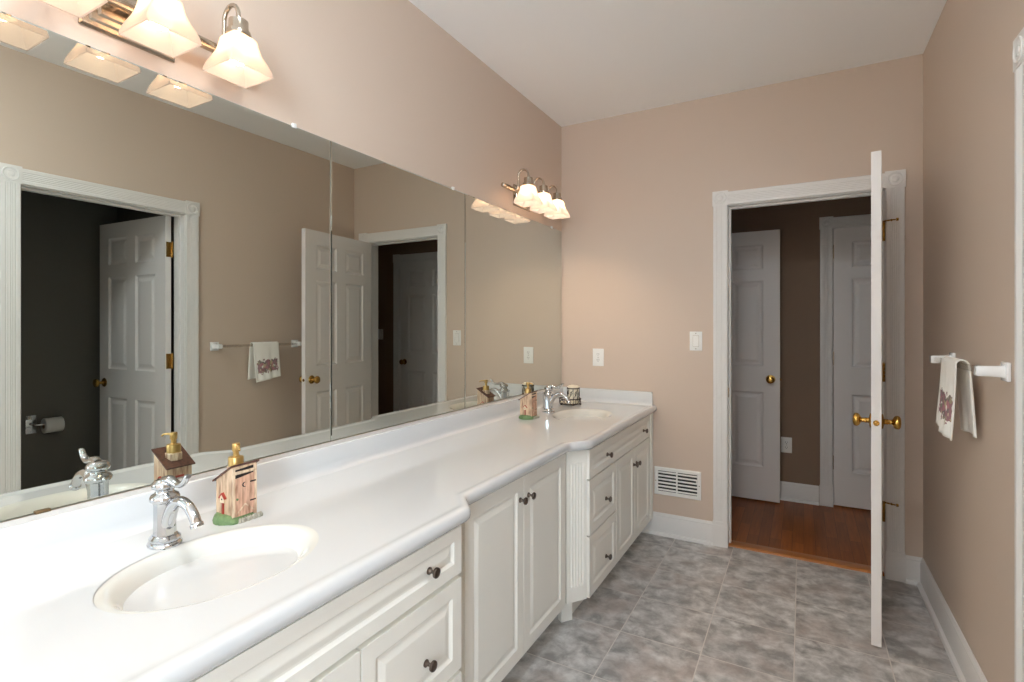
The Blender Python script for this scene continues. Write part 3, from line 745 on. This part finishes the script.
    bm = B(); lathe(bm, [(.0185, .003), (.0188, .024), (.0175, .0275), (.009, .0285), (.0075, .030), (.0070, .040), (.0095, .044), (.0100, .058), (.0092, .0625), (.001, .063)], (-.002, 0, zc), 'z', 24)
    pu = obj('pump', bm, 'goldplastic', r, 40)
    bm = B(); tube(bm, [(-.002, 0, zc+.056), (.016, -.006, zc+.057), (.030, -.012, zc+.055), (.034, -.014, zc+.050)], [.0045, .0036, .003, .003], 10); obj('nozzle', bm, 'goldplastic', pu, 40)
    return r
p1 = make_dispenser(); p2 = dup(p1); p2.location = (.146, 2.575, ZC)
p2['label'] = 'outhouse-shaped soap dispenser with gold pump beside the far faucet'
for o in (p1, p2): o['group'] = 'outhouse soap dispensers'

# ------------------------------------------------------------------ candle jar and its iron tray
JX, JY = .165, 3.155
tr = thing('candle_tray', 'dark iron scrollwork tray under the candle jar beyond the far faucet', 'tray', (JX-.012, JY, ZC))
bm = B(); rx, ry = .068, .060
def ell(z, k=1, n=40): return [(rx*k*math.cos(2*PI*i/n), ry*k*math.sin(2*PI*i/n), z) for i in range(n+1)]
tube(bm, ell(.010), .0028, 8); tube(bm, ell(.040, 1.05), .0034, 8)
obj('rim', bm, 'iron', tr, 60)
bm = B()
for i in range(12):
    t0 = 2*PI*i/12
    pts = [(rx*1.03*math.cos(t0+.2*math.cos(a)), ry*1.03*math.sin(t0+.2*math.cos(a)), .025+.013*math.sin(a)) for a in [2*PI*k/14 for k in range(15)]]
    tube(bm, pts, .0017, 6)
obj('scrollwork', bm, 'iron', tr, 60)
bm = B(); lathe(bm, [(.060, .010), (.062, .012), (.062, .015), (.001, .015)], (0, 0, 0), 'z', 32, sx=1.08, sy=.95); obj('dish', bm, 'candle', tr, 40)
for i in range(5):
    t0 = 2*PI*i/5+.3; bm = B(); lathe(bm, [(.001, 0), (.006, .002), (.0075, .006), (.006, .010), (.001, .012)], (rx*math.cos(t0), ry*math.sin(t0), 0), 'z', 12); obj('foot', bm, 'iron', tr, 60)
jr = thing('candle_jar', 'cream candle jar wrapped in dark iron scrolls, standing on the iron tray', 'candle', (JX+.008, JY+.008, ZC+.0152))
bm = B(); lathe(bm, [(.030, 0), (.036, .004), (.037, .012), (.037, .085), (.034, .093), (.034, .098)], (0, 0, 0), 'z', 36); obj('glass_jar', bm, 'candle', jr, 50)
bm = B(); lathe(bm, [(.036, .098), (.039, .100), (.038, .104), (.028, .110), (.010, .114), (.001, .115)], (0, 0, 0), 'z', 36); obj('lid', bm, 'candle', jr, 50)
bm = B()
def circ(z, q, n=36): return [(q*math.cos(2*PI*i/n), q*math.sin(2*PI*i/n), z) for i in range(n+1)]
tube(bm, circ(.092, .0405), .003, 8); tube(bm, circ(.020, .0395), .0022, 8)
for i in range(8):
    t0 = 2*PI*i/8
    def P(da, z): return (.0395*math.cos(t0+da), .0395*math.sin(t0+da), z)
    tube(bm, [P(-.36+.72*k/12, .022+.068*k/12+.006*math.sin(k)) for k in range(13)], .0016, 6)
    tube(bm, [P(.22*math.cos(a)*(1-a/9), .056+.018*math.sin(a)*(1-a/9)) for a in [7.5*k/22 for k in range(23)]], .0015, 6)
    tube(bm, [P(.36, .020+.072*k/4) for k in range(5)], .0016, 6)
obj('iron_scrolls', bm, 'iron', jr, 60)

# ------------------------------------------------------------------ outlets, switches, vent
def plate(parent, w=.074, h=.118):
    bm = B(); box(bm, -w/2, w/2, -.0055, 0, -h/2, h/2, .0025); return obj('cover_plate', bm, 'plastic', parent)
def screws(p, zs):
    for z in zs:
        bm = B(); lathe(bm, [(.003, 0), (.0028, .001), (.0005, .0012)], (0, -.0055, z), '-y', 10); obj('screw', bm, 'nickel', p)
def outlet(label, x, y, z, w=.074):
    r = thing('electrical_outlet', label, 'outlet', (x, y, z)); p = plate(r, w)
    for s in (-1, 1):
        bm = B(); n = 24
        prism(bm, [(.0165*math.cos(t), max(-.0125, min(.0125, .0165*math.sin(t)))+s*.0195) for t in [2*PI*i/n for i in range(n)]], lambda a, b: (a, -.0050, b), lambda a, b: (a, -.0072, b)); so = obj('socket', bm, 'plastic', r, 20)
        bm = B()
        for a in (-.0065, .0065): box(bm, a-.0011, a+.0011, -.0076, -.0071, s*.0195-.001, s*.0195+.0075)
        lathe(bm, [(.0023, 0), (.0023, .0005)], (0, -.0071, s*.0195-.007), '-y', 10); obj('slot', bm, 'dark', so)
    screws(r, (0,)); return r
def rocker(label, x, y, z, w=.074):
    r = thing('light_switch', label, 'light switch', (x, y, z)); plate(r, w)
    bm = B(); prism(bm, [(-.0055, -.033), (-.0075, -.033), (-.0062, 0), (-.0095, .033), (-.0055, .033)], lambda a, b: (-.0165, a, b), lambda a, b: (.0165, a, b)); obj('rocker', bm, 'plastic', r, 20)
    bm = B()
    for a in ((-.018, -.0168, -.0345, .0345), (.0168, .018, -.0345, .0345), (-.018, .018, .0333, .0345), (-.018, .018, -.0345, -.0333)): box(bm, a[0], a[1], -.0060, -.0054, a[2], a[3])
    obj('reveal', bm, 'nickel', r); screws(r, (-.048, .048)); return r
outlet('white outlet on the end wall above the far sink', .272, D-.0002, 1.118, .078)
rocker('white rocker light switch on the end wall beside the door casing', .905, D-.0002, 1.237)
o_ = outlet('hall outlet plate low on the wall beside the open hall door', 1.374, HY-.0002, .42)
rocker('dim light switch in the hall, seen only in the mirror', 2.775, HY-.0002, 1.235)
v = thing('wall_vent', 'white louvred air vent low on the end wall beside the vanity', 'vent', (.793, D-.0002, .343))
w_, h_ = .285, .176; a_ = w_/2; b_ = h_/2
bm = B()
def frame_ring(x, k): return [(-a_+k, x, -b_+k), (a_-k, x, -b_+k), (a_-k, x, b_-k), (-a_+k, x, b_-k)]
loft(bm, [frame_ring(0, 0), frame_ring(-.004, 0), frame_ring(-.010, .006), frame_ring(-.010, .020), frame_ring(-.006, .023), frame_ring(0, .023)], cap=False)
obj('vent_frame', bm, 'plastic', v, 20)
bm = B(); box(bm, -a_+.023, a_-.023, -.001, -.0002, -b_+.023, b_-.023); obj('duct_opening', bm, 'dark', v)
bm = B(); box(bm, -.006, .002, -.0095, -.001, -b_+.023, b_-.023); obj('center_bar', bm, 'plastic', v)
for i in range(6):
    z = -b_+.033+i*.0220
    for x0, x1, tilt in ((-a_+.023, -.006, .5), (.002, a_-.023, .35)):
        bm = B(); dz = .0075*tilt
        prism(bm, [(-.0095, z-dz), (-.0085, z-dz), (-.0015, z+dz+.001), (-.0025, z+dz+.0015)] if tilt > .4 else [(-.0095, z-.004), (-.0085, z-.0045), (-.0015, z+.003), (-.0025, z+.004)], lambda a, b: (x0, a, b), lambda a, b: (x1, a, b)); obj('louvre', bm, 'plastic', v, 20)
for s in (-1, 1):
    bm = B(); lathe(bm, [(.0035, 0), (.003, .001), (.0005, .0012)], (s*(a_-.010), -.0098, 0), '-y', 10); obj('screw', bm, 'nickel', v)
bm = B(); box(bm, a_-.028, a_-.024, -.016, -.006, .01, .03, .001); obj('damper_lever', bm, 'plastic', v)

# ------------------------------------------------------------------ towel bar and towel
TBX, TBZ = W-.058, 1.192; TY = (2.098, 2.738)
tb = thing('towel_bar', 'clear towel bar on white ceramic posts on the right wall', 'towel bar', (W, 0, TBZ))
for y in TY:
    bm = B(); box(bm, -.012, -.0003, y-.029, y+.029, -.029, .029, .004)
    # arm: rounded block
    loops = []
    for x, hy_, hz_ in ((-.010, .021, .021), (-.020, .0175, .0175), (-.050, .016, .0165), (-.072, .016, .0165), (-.078, .013, .0135)):
        n = 24; loops.append([(x, y+hy_*math.copysign(abs(math.cos(t))**.45, math.cos(t)), hz_*math.copysign(abs(math.sin(t))**.45, math.sin(t))) for t in [2*PI*k/n for k in range(n)]])
    loft(bm, loops); obj('post', bm, 'ceramic', tb, 35)
bm = B(); box(bm, -.067, -.049, TY[0]+.010, TY[1]-.010, -.009, .009, .002); obj('rail', bm, 'acrylic', tb)
def towel_mat():
    m = bpy.data.materials.new('white_terry_with_print'); m.use_nodes = True; nt = m.node_tree; L = nt.links.new; b = nt.nodes['Principled BSDF']; b.inputs['Roughness'].default_value = .95
    b.inputs['Specular IOR Level'].default_value = .1
    uv = nt.nodes.new('ShaderNodeUVMap'); sep = nt.nodes.new('ShaderNodeSeparateXYZ'); L(uv.outputs[0], sep.inputs[0])
    def mth(op, a, b_, c=None):
        n = nt.nodes.new('ShaderNodeMath'); n.operation = op
        for i, q in enumerate((a, b_, c)):
            if q is None: continue
            if isinstance(q, (int, float)): n.inputs[i].default_value = q
            else: L(q, n.inputs[i])
        return n.outputs[0]
    noi = nt.nodes.new('ShaderNodeTexNoise'); noi.inputs['Scale'].default_value = 9; noi.inputs['Detail'].default_value = 4; L(uv.outputs[0], noi.inputs[0])
    vor = nt.nodes.new('ShaderNodeTexVoronoi'); vor.inputs['Scale'].default_value = 11; L(uv.outputs[0], vor.inputs['Vector'])
    # print lies at u .12-.9, v (distance from the bottom hem) .12-.26 ; v grows upwards along the front flap
    wob = mth('MULTIPLY', mth('SUBTRACT', noi.outputs['Fac'], .5), .35)
    vv = mth('ADD', sep.outputs['Y'], wob)
    m1 = mth('MULTIPLY', mth('GREATER_THAN', vv, .22), mth('LESS_THAN', vv, .56))
    uu = mth('ADD', sep.outputs['X'], wob)
    m2 = mth('MULTIPLY', mth('GREATER_THAN', uu, .10), mth('LESS_THAN', uu, .92))
    mask = mth('MULTIPLY', mth('MULTIPLY', m1, m2), mth('GREATER_THAN', noi.outputs['Fac'], .36))
    cr = nt.nodes.new('ShaderNodeValToRGB'); cr.color_ramp.interpolation = 'CONSTANT'; e = cr.color_ramp.elements
    e[0].color = lin((122, 44, 70)); e[1].position = .3; e[1].color = lin((78, 40, 52))
    for p, c in ((.48, (140, 120, 84)), (.62, (96, 96, 70)), (.75, (160, 70, 90)), (.88, (190, 168, 130))):
        x = e.new(p); x.color = lin(c)
    s2_ = nt.nodes.new('ShaderNodeSeparateColor'); L(vor.outputs['Color'], s2_.inputs[0]); L(s2_.outputs[0], cr.inputs[0])
    mx = nt.nodes.new('ShaderNodeMix'); mx.data_type = 'RGBA'; mx.inputs[6].default_value = lin((248, 245, 238)); L(mth('MULTIPLY', mask, .82), mx.inputs[0]); L(cr.outputs[0], mx.inputs[7])
    L(mx.outputs[2], b.inputs['Base Color'])
    n3 = nt.nodes.new('ShaderNodeTexNoise'); n3.inputs['Scale'].default_value = 500; tc = nt.nodes.new('ShaderNodeTexCoord'); L(tc.outputs['Object'], n3.inputs[0])
    bp = nt.nodes.new('ShaderNodeBump'); bp.inputs['Strength'].default_value = .5; bp.inputs['Distance'].default_value = .002; L(n3.outputs['Fac'], bp.inputs['Height']); L(bp.outputs[0], b.inputs['Normal'])
    return m
M['towel'] = towel_mat()
bm = B(); uvl = bm.loops.layers.uv.new('UVMap')
NU, NV = 26, 60
path = []                                             # (x, z, v coordinate) front hem -> over the rail -> back hem
LF, LB = .262, .250
for k in range(25):
    f = k/24; path.append((TBX-.018-.016*(1-f)**1.3, TBZ+.004-LF*(1-f), f))
for k in range(1, 8):
    t_ = PI-PI*k/8; path.append((TBX+.0175*math.cos(t_)-.001, TBZ+.004+.0155*math.sin(t_), 1.02+.02*k))
for k in range(25):
    f = k/24; path.append((TBX+.018+.020*f**.8, TBZ+.004-LB*f, 1.2+f))
grid = []
for (x, z, vq) in path:
    row = []
    fr = max(0, 1-vq) if vq <= 1 else (max(0, vq-1.2) if vq > 1.2 else 0)
    for i in range(NU+1):
        u = i/NU
        y = 2.335+.205*u
        wv = .007*math.sin(u*9+1)*fr**.8+.004*math.sin(u*21)*fr
        if vq <= 1:
            y += fr*(.020-.012*u)
            zz = z+fr*(.030*(u)-.008)
            row.append((bm.verts.new((x+wv, y, zz)), u, vq))
        else:
            y += -fr*.006
            row.append((bm.verts.new((x-wv*.5, y, z+.004*math.sin(u*5)*fr)), u, vq))
    grid.append(row)
for a, b in zip(grid, grid[1:]):
    for i in range(NU):
        f = bm.faces.new((a[i][0], a[i+1][0], b[i+1][0], b[i][0]))
        for lp, q in zip(f.loops, (a[i], a[i+1], b[i+1], b[i])): lp[uvl].uv = (q[1], q[2])
tw = obj('hand_towel', bm, 'towel', None, 80)
sm = tw.modifiers.new('thickness', 'SOLIDIFY'); sm.thickness = .005; sm.offset = 0
tag(tw, 'white terry hand towel with a purple fruit print hanging over the towel bar', 'towel')

# ------------------------------------------------------------------ toilet paper holder and roll
PY, PZ, PX = 1.600, .655, TX-.072
hp = thing('paper_holder', 'chrome paper holder on the toilet room wall, seen in the mirror', 'paper holder', (TX, PY, PZ))
bm = B(); box(bm, -.010, -.0003, -.125, -.065, -.062, .062, .003); obj('wall_plate', bm, 'chrome', hp)
bm = B(); tube(bm, [(-.008, -.095, 0), (-.05, -.095, 0), (-.068, -.090, 0), (-.072, -.078, 0), (-.072, .055, 0)], .0075, 12)
lathe(bm, [(.008, 0), (.011, .002), (.011, .010), (.004, .013)], (-.072, .055, 0), 'y', 14); obj('arm', bm, 'chrome', hp, 50)
bm = B(); prof = [(.020, -.05), (.049, -.05), (.051, -.048), (.051, .048), (.049, .05), (.020, .05)]
lo = [[(q*math.cos(2*PI*k/40), h, q*math.sin(2*PI*k/40)) for k in range(40)] for q, h in prof]
loft(bm, lo+[lo[0]], cap=False); tp = obj('toilet_paper_roll', bm, 'paper', None, 40, loc=(PX, PY, PZ-.011))
tag(tp, 'toilet paper roll on the chrome holder, seen in the mirror', 'toilet paper')
bm = B(); lo = [[(q*math.cos(2*PI*k/32), h, q*math.sin(2*PI*k/32)) for k in range(32)] for q, h in ((.0199, -.05), (.0199, .05), (.0188, .05), (.0188, -.05))]
loft(bm, lo+[lo[0]], cap=False); obj('cardboard_core', bm, 'card', tp, 40)
